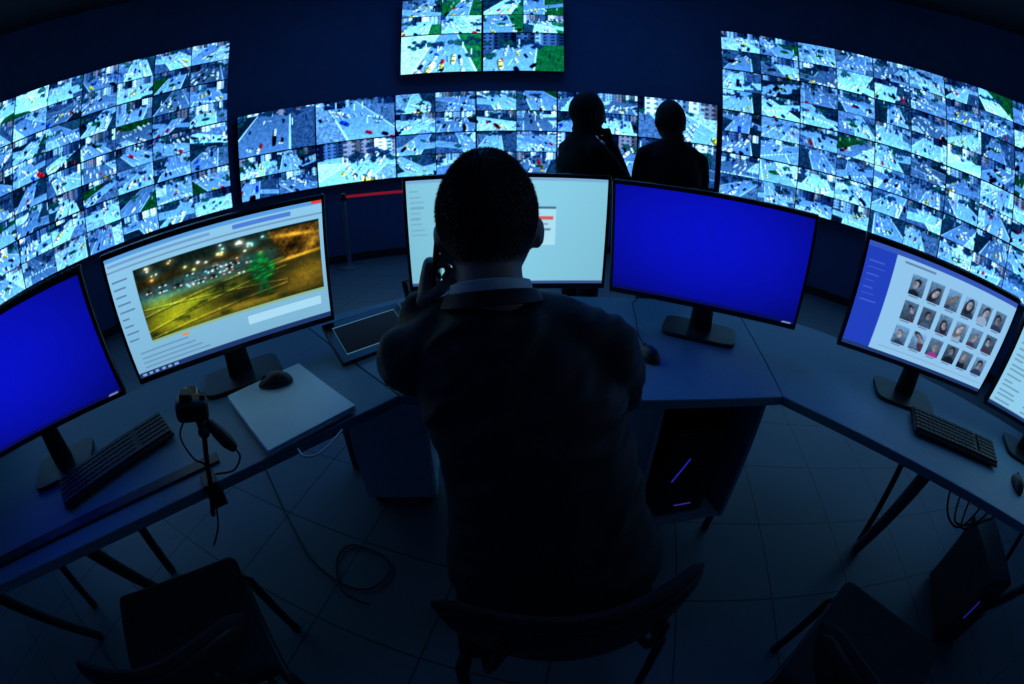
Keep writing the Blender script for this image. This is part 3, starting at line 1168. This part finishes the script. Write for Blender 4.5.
l0, l1 = on_edge(210, 424, .012), on_edge(232, 446, -.012)
MB().tube([l0, l0.lerp(l1, .4), l0.lerp(l1, .8), l1], [.012, .016, .017, .013], 16).build('side_grip', M['black'], t, True)
MB().tube(spline([hc_, on_edge(180, 434, .02), on_edge(193, 458, .0), on_edge(208, 470, -.012), on_edge(218, 520, -.03), on_edge(214, 545, -.03)]), .0025, 8).build('cable', M['cable'], t, True)
MB().tube(spline([l1, on_edge(240, 456, -.014), on_edge(234, 470, -.02), on_edge(216, 474, -.02)]), .0025, 8).build('cable', M['cable'], t, True)

# ------------------------------------------------------------------ cables
c = MB().tube(spline([atz(*q, DZ + .004) for q in ((298, 449), (304, 456), (316, 455), (330, 444), (342, 430))]), .0026, 8).build('power_cable', M['wcable'])
tag(c, 'thin pale cable curling from the silver laptop along the desk edge', 'cable')
fl = [atz(*q, .008) for q in ((262, 460), (275, 490), (292, 525), (312, 560), (345, 585), (372, 588), (389, 572), (383, 556), (352, 545), (337, 560), (342, 590), (368, 604))]
c = MB().tube(spline(fl), .004, 8).build('floor_cable', M['cable'])
tag(c, 'black cable looping over the floor tiles left of the man’s chair', 'cable')
for k, (dx, lab) in enumerate(((.0, 'black cable sagging from right desk wing, nearest the slanted leg'), (.07, 'middle black cable of the three sagging from right desk wing'), (.14, 'black cable sagging from right desk wing, nearest the computer tower'))):
    e = .03 * k
    q = [RP(.78 + dx, .26 + e, .714), RP(.78 + dx, .26 + e, .60), RP(.84 + dx, .26 + e, .50 - .03 * k), RP(.93 + dx, .26 + e, .47 + .02 * k), RP(.97 + dx, .26 + e, .56), RP(.96 + dx, .26 + e, .70)]
    c = MB().tube(spline(q), .005, 8).build('hanging_cable', M['cable'])
    tag(c, lab, 'cable', 'cables under the right desk wing')

# ------------------------------------------------------------------ belt barrier
bp = atz(350, 267, 0)


def barrier(loc, label):
    t = thing('belt_barrier_post', label, 'barrier post', loc, 0, 'belt barrier posts')
    MB().lathe([(.17, 0), (.17, .012), (.15, .03), (.04, .045), (.03, .06)], (0, 0, 0), 32).build('base', M['post'], t)
    MB().lathe([(.03, .05), (.03, .86)], (0, 0, 0), 20).build('post', M['post'], t)
    MB().lathe([(.03, .85), (.037, .86), (.037, .93), (.03, .945), (.012, .95)], (0, 0, 0), 20).build('belt_head', M['black'], t)
    return t


b1 = barrier((bp.x, bp.y, 0), 'slim dark belt barrier post standing left of the bright centre monitor')
b2p = Vector((bp.x + 1.75, bp.y + .12, 0))
barrier(b2p, 'second belt barrier post, hidden behind the bright centre monitor')
d = b2p - bp
rz = math.atan2(d.y, d.x)
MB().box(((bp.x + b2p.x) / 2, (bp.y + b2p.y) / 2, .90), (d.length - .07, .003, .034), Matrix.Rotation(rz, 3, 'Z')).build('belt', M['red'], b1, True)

# ------------------------------------------------------------------ chairs
def make_chair(label, loc, rz):
    t = thing('visitor_chair', label, 'chair', loc, rz, 'black visitor chairs')
    MB().box((0, .025, .455), (.46, .39, .055)).build('seat', M['fabric'], t, bevel=.026)
    MB().box((0, .025, .423), (.42, .35, .012)).build('seat_pan', M['black'], t, bevel=.004)
    pts, rad = [], []
    for i in range(29):
        u = -1 + i / 14
        pts.append((.250 * u, -.225 + .085 * u * u, .655 + .012 * u * u))
        k = (1 - abs(u) ** 2.8) ** .5
        rad.append((.010 + .062 * k, .008 + .020 * k))
    MB().tube(pts, rad, 20, up=Vector((0, 0, 1))).build('backrest', M['fabric'], t)
    pts2 = [(x * .96, y - .024, z) for x, y, z in pts]
    MB().tube(pts2, [(a * .94, b * .4) for a, b in rad], 20, up=Vector((0, 0, 1))).build('back_shell', M['black'], t)
    for s in (-1, 1):
        l = MB().tube([(s * .24, .22, .012), (s * .23, .18, .39), (s * .22, .17, .415)], [(.011, .016)] * 3, 12).build('leg', M['tube'], t)
        MB().lathe([(.018, 0), (.016, .022)], (s * .24, .22, 0), 12).build('rubber_foot', M['black'], l)
        l = MB().tube([(s * .24, -.22, .012), (s * .23, -.18, .39), (s * .22, -.16, .415)], [(.011, .016)] * 3, 12).build('leg', M['tube'], t)
        MB().lathe([(.018, 0), (.016, .022)], (s * .24, -.22, 0), 12).build('rubber_foot', M['black'], l)
        MB().tube([(s * .22, .18, .41), (s * .22, -.17, .41)], .012, 12).build('side_rail', M['tube'], t)
        MB().tube([(s * .175, -.16, .41), (s * .17, -.205, .46), (s * .16, -.232, .56), (s * .14, -.240, .66)], .011, 12).build('back_upright', M['tube'], t)
    return t


ch = make_chair('black upholstered chair carrying the suited man at the central desk', (.10, .525, 0), R(6))
dup(ch, 'black upholstered chair at the lower left, pushed toward the left desk wing', (-.775, .185, 0), R(42))
dup(ch, 'black upholstered chair at the lower right, facing the right desk wing', (.83, .045, 0), R(-60))


# ------------------------------------------------------------------ people
def head_fn(x, y, z):
    X, Y, Z = .079 * x, .100 * y, .121 * z
    X *= 1 + .035 * math.exp(-((z - .25) / .42) ** 2)
    if z < 0:
        k = -z
        X *= 1 - .26 * k ** 1.6
        if y < 0:
            Y *= 1 - .30 * k
        else:
            Y = Y * (1 - .10 * k) + .014 * k
    if y > 0:
        e = math.exp
        Y += .026 * e(-((x / .15) ** 2 + ((z + .14) / .19) ** 2))
        Y += .005 * e(-((z - .14) / .08) ** 2 - (x / .6) ** 2)
        Y -= .008 * e(-(((abs(x) - .38) / .16) ** 2 + ((z - .02) / .09) ** 2))
        Y += .006 * e(-((x / .25) ** 2 + ((z + .47) / .05) ** 2))
        Y -= .004 * e(-((x / .25) ** 2 + ((z + .47) / .015) ** 2))
        Y += .006 * e(-((x / .3) ** 2 + ((z + .8) / .12) ** 2))
    return (X, Y, Z)


def add_hand(mb, wrist, d, nrm, side, curl, sc=1.0, splay=.05, tuck=0.0):
    """palm + five fingers; d: finger direction, nrm: palm normal, side: where the thumb leaves; tuck closes the thumb on the palm."""
    d = Vector(d).normalized()
    nrm = Vector(nrm)
    nrm = (nrm - d * nrm.dot(d)).normalized()
    lat = Vector(side)
    lat = (lat - d * lat.dot(d) - nrm * lat.dot(nrm)).normalized()
    w = Vector(wrist)
    mb.tube([w - d * .02, w + d * .02 * sc, w + d * .06 * sc, w + d * .088 * sc], [(.019 * sc, .027 * sc), (.018 * sc, .036 * sc), (.016 * sc, .043 * sc), (.013 * sc, .041 * sc)], 14, up=nrm)
    lens = [(.042, .026, .021), (.047, .030, .023), (.043, .028, .022), (.033, .021, .018)]
    for i in range(4):
        p = w + d * (.086 - .006 * abs(i - 1.2)) * sc + lat * (.031 - .0208 * i) * sc
        ang = 0
        pts = [p - d * .02, p]
        for s, L in enumerate(lens[i]):
            ang += curl * (0.8 if s == 0 else 1.0) * (1 + .08 * i)
            q = d * math.cos(ang) + nrm * math.sin(ang) + lat * (splay * (1.5 - i)) * (1 if s == 0 else .3)
            p = p + q.normalized() * L * sc
            pts.append(p)
        mb.tube(pts, [.0100 * sc, .0098 * sc, .0092 * sc, .0085 * sc, .0075 * sc], 10)
    p = w + d * .022 * sc + lat * .026 * sc + nrm * .004
    q1 = (lat * (.75 - .35 * tuck) + d * .6 + nrm * (.35 + .35 * tuck)).normalized()
    q2 = (lat * (.25 - .25 * tuck) + d * .8 + nrm * (.55 + .1 * tuck)).normalized()
    mb.tube([p - q1 * .012, p + q1 * .038 * sc, p + q1 * .038 * sc + q2 * .03 * sc, p + q1 * .038 * sc + q2 * .056 * sc], [.0145 * sc, .0125 * sc, .011 * sc, .009 * sc], 10)


def person(label, base, rz, J, voxel, coat, group=None, skin=None, hair=None, hairy=1.0, strands=14000, folds=.0035):
    """J holds joints in world coordinates."""
    V3 = Vector
    rnd_ = random.Random(11)
    ks = J.get('ks', 1.0)
    skin = skin or M['skin']
    t = thing('person', label, 'person', base, rz, group)
    hc, hf, hu = V3(J['head']), V3(J['hf']).normalized(), V3(J['hu'])
    hr = hf.cross(hu).normalized()
    hu = hr.cross(hf).normalized()
    rot = Matrix((hr, hf, hu)).transposed()
    k = J.get('hs', 1.0)
    nk = J.get('nk', 1.0)
    nb = V3(J['neck'])
    mb = MB()
    mb.ellipsoid(hc, (1, 1, 1), rot, 56, 40, fn=lambda x, y, z: tuple(k * c for c in head_fn(x, y, z)))
    for s in (-1, 1):
        er = rot @ Matrix.Rotation(s * R(-20), 3, 'Z') @ Matrix.Rotation(R(-8), 3, 'X')
        mb.ellipsoid(hc + rot @ V3((s * .085 * k, -.004, -.022)), (.008, .016, .026), er, 14, 10)
        mb.ellipsoid(hc + rot @ V3((s * .080 * k, .004, -.044)), (.007, .009, .010), rot, 10, 8)
    sp = [V3(c) for c, a, b in J['rings']]
    mb.tube([hc + rot @ V3((0, -.02, -.05)), hc + rot @ V3((0, -.026, -.10)), nb, (nb + sp[-4]) / 2], [.056 * nk, .058 * nk, .063 * nk, .07], 20)
    mb.tube([sp[0], sp[1], sp[2], sp[3], sp[4], sp[5]], [.11, .11, .10, .11, .10, .06], 20)
    for s in 'LR':
        sh, el, wr = V3(J['sh' + s]), V3(J['el' + s]), V3(J['wr' + s])
        mb.tube([sp[5], sh, (sh + el) / 2, el, (el + wr) / 2, wr], [.045, .044, .040, .034, .032, .025], 14)
        hip, kn, an = V3(J['hip' + s]), V3(J['kn' + s]), V3(J['an' + s])
        mb.tube([sp[1], hip, (hip + kn) / 2, kn, (kn + an) / 2, an], [.08, .075, .065, .048, .045, .034], 14)
        add_hand(mb, wr, *J['hand' + s])
    fuse(mb, 'body', skin, t, voxel, 2)
    # hair: close cropped, a little thicker on the crown, fading out at the nape
    hb = MB()

    def hfn(x, y, z):
        q = head_fn(x, y, z)
        s = min(1, max(0, (z + .45) / .75))
        s = s * s * (3 - 2 * s)
        i = 1.004 + .030 * s * hairy
        return (k * i * q[0], k * i * q[1], k * i * q[2])
    hb.ellipsoid(hc, (1, 1, 1), rot, 84, 60, fn=hfn)
    inv = rot.inverted()

    def limit(y):
        return -.44 if y < -.35 else (-.44 + (y + .35) / .35 * .52 if y < .0 else (.08 if y < .18 else (.08 + (y - .18) / .45 * .42 if y < .63 else .50)))
    keep, pool = [], []
    for f in hb.f:
        ce = sum((hb.v[i] for i in f), V3()) / len(f)
        l = inv @ (ce - hc)
        y, z = l.y / (.1 * k), l.z / (.12 * k)
        m_ = z - limit(y)
        if m_ > rnd_.uniform(-.03, .03):
            keep.append(f)
        if m_ > -.26 and len(f) == 4:
            a = ((hb.v[f[1]] - hb.v[f[0]]).cross(hb.v[f[3]] - hb.v[f[0]])).length
            fade = min(1, (m_ + .26) / .26)
            pool.append((f, a * (.12 + .88 * fade ** 2), min(1, max(.06, (m_ + .10) / .7)), max(0, z)))
    vs0 = list(hb.v)
    hb.f = keep
    wts = [p[1] for p in pool]
    sv, sf = [], []
    for f, a, lk, top in rnd_.choices(pool, wts, k=strands):
        u, v = rnd_.random(), rnd_.random()
        p = (vs0[f[0]] * (1 - u) + vs0[f[1]] * u) * (1 - v) + (vs0[f[3]] * (1 - u) + vs0[f[2]] * u) * v
        nn = (p - hc)
        nn = (nn - hu * nn.dot(hu) * .15).normalized()
        crown = (hu * .9 - hf * .35).normalized()
        tg = nn * nn.dot(crown) - crown
        tg = tg.normalized() if tg.length > 1e-3 else hf
        d = (nn * (.30 + .25 * top) + tg * 1.0 + V3((rnd_.gauss(0, .14), rnd_.gauss(0, .14), rnd_.gauss(0, .14)))).normalized()
        L = k * (.002 + .0065 * lk * hairy) * rnd_.uniform(.7, 1.2)
        n1, n2 = basis(d, nn)
        o = len(sv)
        for q in range(3):
            an = q * 2.094
            sv.append(p - nn * .0012 + (n1 * math.cos(an) + n2 * math.sin(an)) * .00055)
        sv.append(p + d * L)
        sf += [(o, o + 1, o + 3), (o + 1, o + 2, o + 3), (o + 2, o, o + 3)]
    hb.add(sv, sf)
    hb.build('hair', hair or M['hair'], t, True, ang=180)
    for s in (-1, 1):
        q = head_fn(s * .36, .93, .02)
        MB().ellipsoid(hc + rot @ V3((q[0] * k, q[1] * k - .006, q[2] * k)), (.0115, .0115, .0115), None, 14, 10).build('eye', M['eye'], t, True)
    # jacket
    jb = MB()
    rt = (V3(J['shR']) - V3(J['shL'])).normalized()
    rings = []
    for c, a, b in J['rings']:
        c = V3(c)
        fw = V3((0, 0, 1)).cross(rt).normalized()
        rr = []
        for i in range(36):
            q = 2 * math.pi * i / 36
            cx, sy = math.cos(q), math.sin(q)
            rr.append(c + rt * a * math.copysign(abs(cx) ** .86, cx) + fw * b * math.copysign(abs(sy) ** .86, sy))
        rings.append(rr)
    jb.loft(rings)
    for s in 'LR':
        sh, el, wr = V3(J['sh' + s]), V3(J['el' + s]), V3(J['wr' + s])
        jb.tube([nb - V3((0, 0, .055)), (nb * .5 + sh * .5) + V3((0, 0, -.010)), sh * .95 + nb * .05], [.056, .056 * ks, .062 * ks], 16)
        cuff = wr + (el - wr).normalized() * .012
        jb.tube([sh, sh * .72 + el * .28, sh * .35 + el * .65, el, el * .5 + wr * .5, cuff], [.066 * ks, .068 * ks, .060 * ks, .054 * ks, .048 * ks, .040], 18)
    fuse(jb, 'jacket', coat, t, max(voxel, .0075), 12, folds=folds)
    # trousers
    tb_ = MB()
    hm = (V3(J['hipL']) + V3(J['hipR'])) / 2
    tb_.ellipsoid(hm, (.155, .12, .085), None, 24, 16)
    for s in 'LR':
        hip, kn, an = V3(J['hip' + s]), V3(J['kn' + s]), V3(J['an' + s])
        tb_.tube([hip, (hip + kn) / 2, kn, (kn + an) / 2, an], [.085, .080, .066, .060, .055], 18)
    fuse(tb_, 'trousers', M['trouser'], t, .012, 4)
    for s in 'LR':
        an = V3(J['an' + s])
        fd = V3(J['foot']).normalized()
        fd = V3((fd.x, fd.y, 0)).normalized()
        z = an.z
        sb = MB()
        a0 = V3((an.x, an.y, 0))
        sb.tube([a0 - fd * .05 + V3((0, 0, .04)), a0 + V3((0, 0, .048)), a0 + fd * .09 + V3((0, 0, .040)), a0 + fd * .17 + V3((0, 0, .030))], [(.036, .036), (.044, .042), (.036, .046), (.026, .036)], 16, up=V3((0, 0, 1)))
        for i, p in enumerate(sb.v):
            if p.z < .004:
                p.z = .004
        sb.tube([V3((an.x, an.y, .05)), V3((an.x, an.y, z + .01))], [.042, .04], 14)
        fuse(sb, 'shoe', M['shoe'], t, .008, 3)
    # shirt collar and jacket collar
    ax = (hc + rot @ V3((0, -.026, -.10)) - nb).normalized()
    n1, n2 = basis(ax, hf)
    if not J.get('nocollar'):
        for nm, mt, prof in (('shirt_collar', M['collar'], ((.078, -.030), (.0705, .012), (.0665, .013), (.070, -.030))),
                             ('jacket_collar', coat, ((.094, -.026), (.083, -.005), (.078, -.004), (.082, -.030)))):
            cb = MB()
            rings = []
            for rr, zz in prof:
                rings.append([nb + ax * (zz - .020 * math.cos(2 * math.pi * i / 32)) + n1 * rr * math.cos(2 * math.pi * i / 32) + n2 * rr * math.sin(2 * math.pi * i / 32) for i in range(32)])
            m_ = len(rings)
            vs = [p for r_ in rings for p in r_]
            fs = [(q * 32 + i, q * 32 + (i + 1) % 32, ((q + 1) % m_) * 32 + (i + 1) % 32, ((q + 1) % m_) * 32 + i) for q in range(m_) for i in range(32)]
            cb.add(vs, fs).build(nm, mt, t, True, ang=60)
    return t


# the seated operator
J = dict(
    head=(-.043, .75, 1.220), hf=(.02, 1, -.12), hu=(-.05, .08, 1), hs=1.07, neck=(-.037, .71, 1.106),
    rings=[((.100, .56, .52), .245, .150), ((.096, .575, .59), .232, .148), ((.076, .615, .70), .203, .132), ((.046, .655, .83), .190, .13),
           ((.012, .68, .93), .194, .125), ((-.006, .69, 1.000), .178, .104), ((-.02, .70, 1.050), .136, .088), ((-.035, .706, 1.088), .088, .082)],
    shL=(-.184, .69, .984), elL=(-.266, .935, .808), wrL=(-.166, .748, 1.060),
    shR=(.176, .69, .996), elR=(.242, .80, .830), wrR=(.15, 1.03, .785),
    hipL=(-.035, .60, .575), knL=(-.09, 1.02, .565), anL=(-.10, 1.08, .10),
    hipR=(.155, .60, .575), knR=(.22, 1.02, .565), anR=(.235, 1.06, .10), foot=(0, 1, 0),
    handL=((.14, .20, .96), (1, .05, -.12), (0, -.9, .25), 1.15, .96, .0, 1.0),
    handR=((-.35, 1, -.10), (0, 0, -1), (-1, 0, 0), .22),
)
person('person in a dark suit jacket, back turned, holding a phone to left ear', (.06, .60, 0), 0, J, .005, M['suit'], strands=26000, folds=.008)
t = thing('mobile_phone', 'dark mobile phone held to the seated man’s left ear', 'phone', (-.141, .748, 1.055))
rt_ = Matrix.Rotation(R(6), 3, 'Y') @ Matrix.Rotation(R(-12), 3, 'X')
MB().box((0, .008, .070), (.009, .070, .150), rt_).build('case', M['gloss'], t, bevel=.004)
MB().box((.0052, .008, .0695), (.001, .064, .138), rt_).build('screen', M['glass'], t)


def standing(label, base, rz, arms, head, head_turn, group, hs=1.0, slim=1.0, nk=1.1):
    Mx = Matrix.Translation(base) @ Matrix.Rotation(rz, 4, 'Z')

    def W(p):
        return Mx @ Vector(p)
    rings = [((0, 0, .80), .170, .125), ((0, .0, .92), .175, .13), ((0, 0, 1.06), .162, .125), ((0, 0, 1.19), .176, .13), ((0, -.005, 1.29), .178, .122),
             ((0, -.008, 1.37), .155, .10), ((0, -.005, 1.43), .110, .078), ((0, 0, 1.47), .070, .066)]
    rot = Mx.to_3x3()
    J = dict(head=W(head), hf=rot @ Vector(head_turn), hu=(0, 0, 1), neck=W((0, 0, 1.478)), ks=.92 * slim, hs=hs, nk=nk,
             rings=[(W(c), a * slim, b * slim) for c, a, b in rings[:-2]] + [(W(c), a, b) for c, a, b in rings[-2:]], foot=rot @ Vector((0, 1, 0)), nocollar=True)
    for s, q in (('L', -1), ('R', 1)):
        J['sh' + s] = W((q * .160 * slim, -.005, 1.358))
        J['hip' + s] = W((q * .085, 0, .90))
        J['kn' + s] = W((q * .09, .02, .49))
        J['an' + s] = W((q * .10, 0, .10))
    for key, v in arms.items():
        if key.startswith('hand'):
            d, n_, sd, cu = v[:4]
            J[key] = (rot @ Vector(d), rot @ Vector(n_), rot @ Vector(sd), cu) + tuple(v[4:])
        else:
            J[key] = W(v)
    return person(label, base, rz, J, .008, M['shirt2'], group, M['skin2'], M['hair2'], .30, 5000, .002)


standing('standing person in dark clothes, hand to chin, left of the two', Vector((.400, 2.48, 0)), R(-66),
         dict(elL=(-.15, .10, 1.10), wrL=(.02, .17, 1.11), elR=(.13, .235, 1.165), wrR=(.050, .165, 1.410),
              handL=((1, .1, .0), (0, -1, 0), (0, 0, 1), .3), handR=((-.16, -.18, 1), (-.2, -1, -.1), (-1, .3, .2), 1.3, 1.0, .0, .8)),
         (0, .030, 1.590), (.10, 1, -.10), 'people standing before the video wall', 1.10, .98, .95)
standing('standing person in dark clothes, arms folded, right of the two', Vector((.905, 2.34, 0)), R(-10),
         dict(elL=(-.195, .07, 1.10), wrL=(.03, .20, 1.16), elR=(.205, .07, 1.10), wrR=(-.03, .225, 1.09),
              handL=((1, .05, .0), (0, -1, 0), (0, 0, 1), .35), handR=((-1, .05, .0), (0, -1, 0), (0, 0, 1), .35)),
         (-.014, .03, 1.582), (-.25, 1, -.06), 'people standing before the video wall', 1.08, .98)

# ------------------------------------------------------------------ light
w = bpy.data.worlds.new('world')
scene.world = w
w.use_nodes = True
bg = w.node_tree.nodes['Background']
bg.inputs['Color'].default_value = (.01, .02, .05, 1)
bg.inputs['Strength'].default_value = .1


def area(loc, target, size, e, col):
    l = bpy.data.lights.new('fill_light', 'AREA')
    l.energy = e
    l.color = col
    l.shape = 'DISK'
    l.size = size
    o = bpy.data.objects.new('fill_light', l)
    COL.objects.link(o)
    o.location = loc
    o.rotation_euler = (Vector(target) - Vector(loc)).to_track_quat('-Z', 'Y').to_euler()


area((0, 3.3, 4.1), (0, 3.3, 0), 2.5, 26, (.05, .32, 1.0))  # added overhead fill for the blue ambience, not a known fixture
area((1.5, -.9, 3.5), (.7, .9, .3), 1.0, 2.0, (.18, .44, 1.0))  # added weak fill from behind the camera, lifts the man and floor
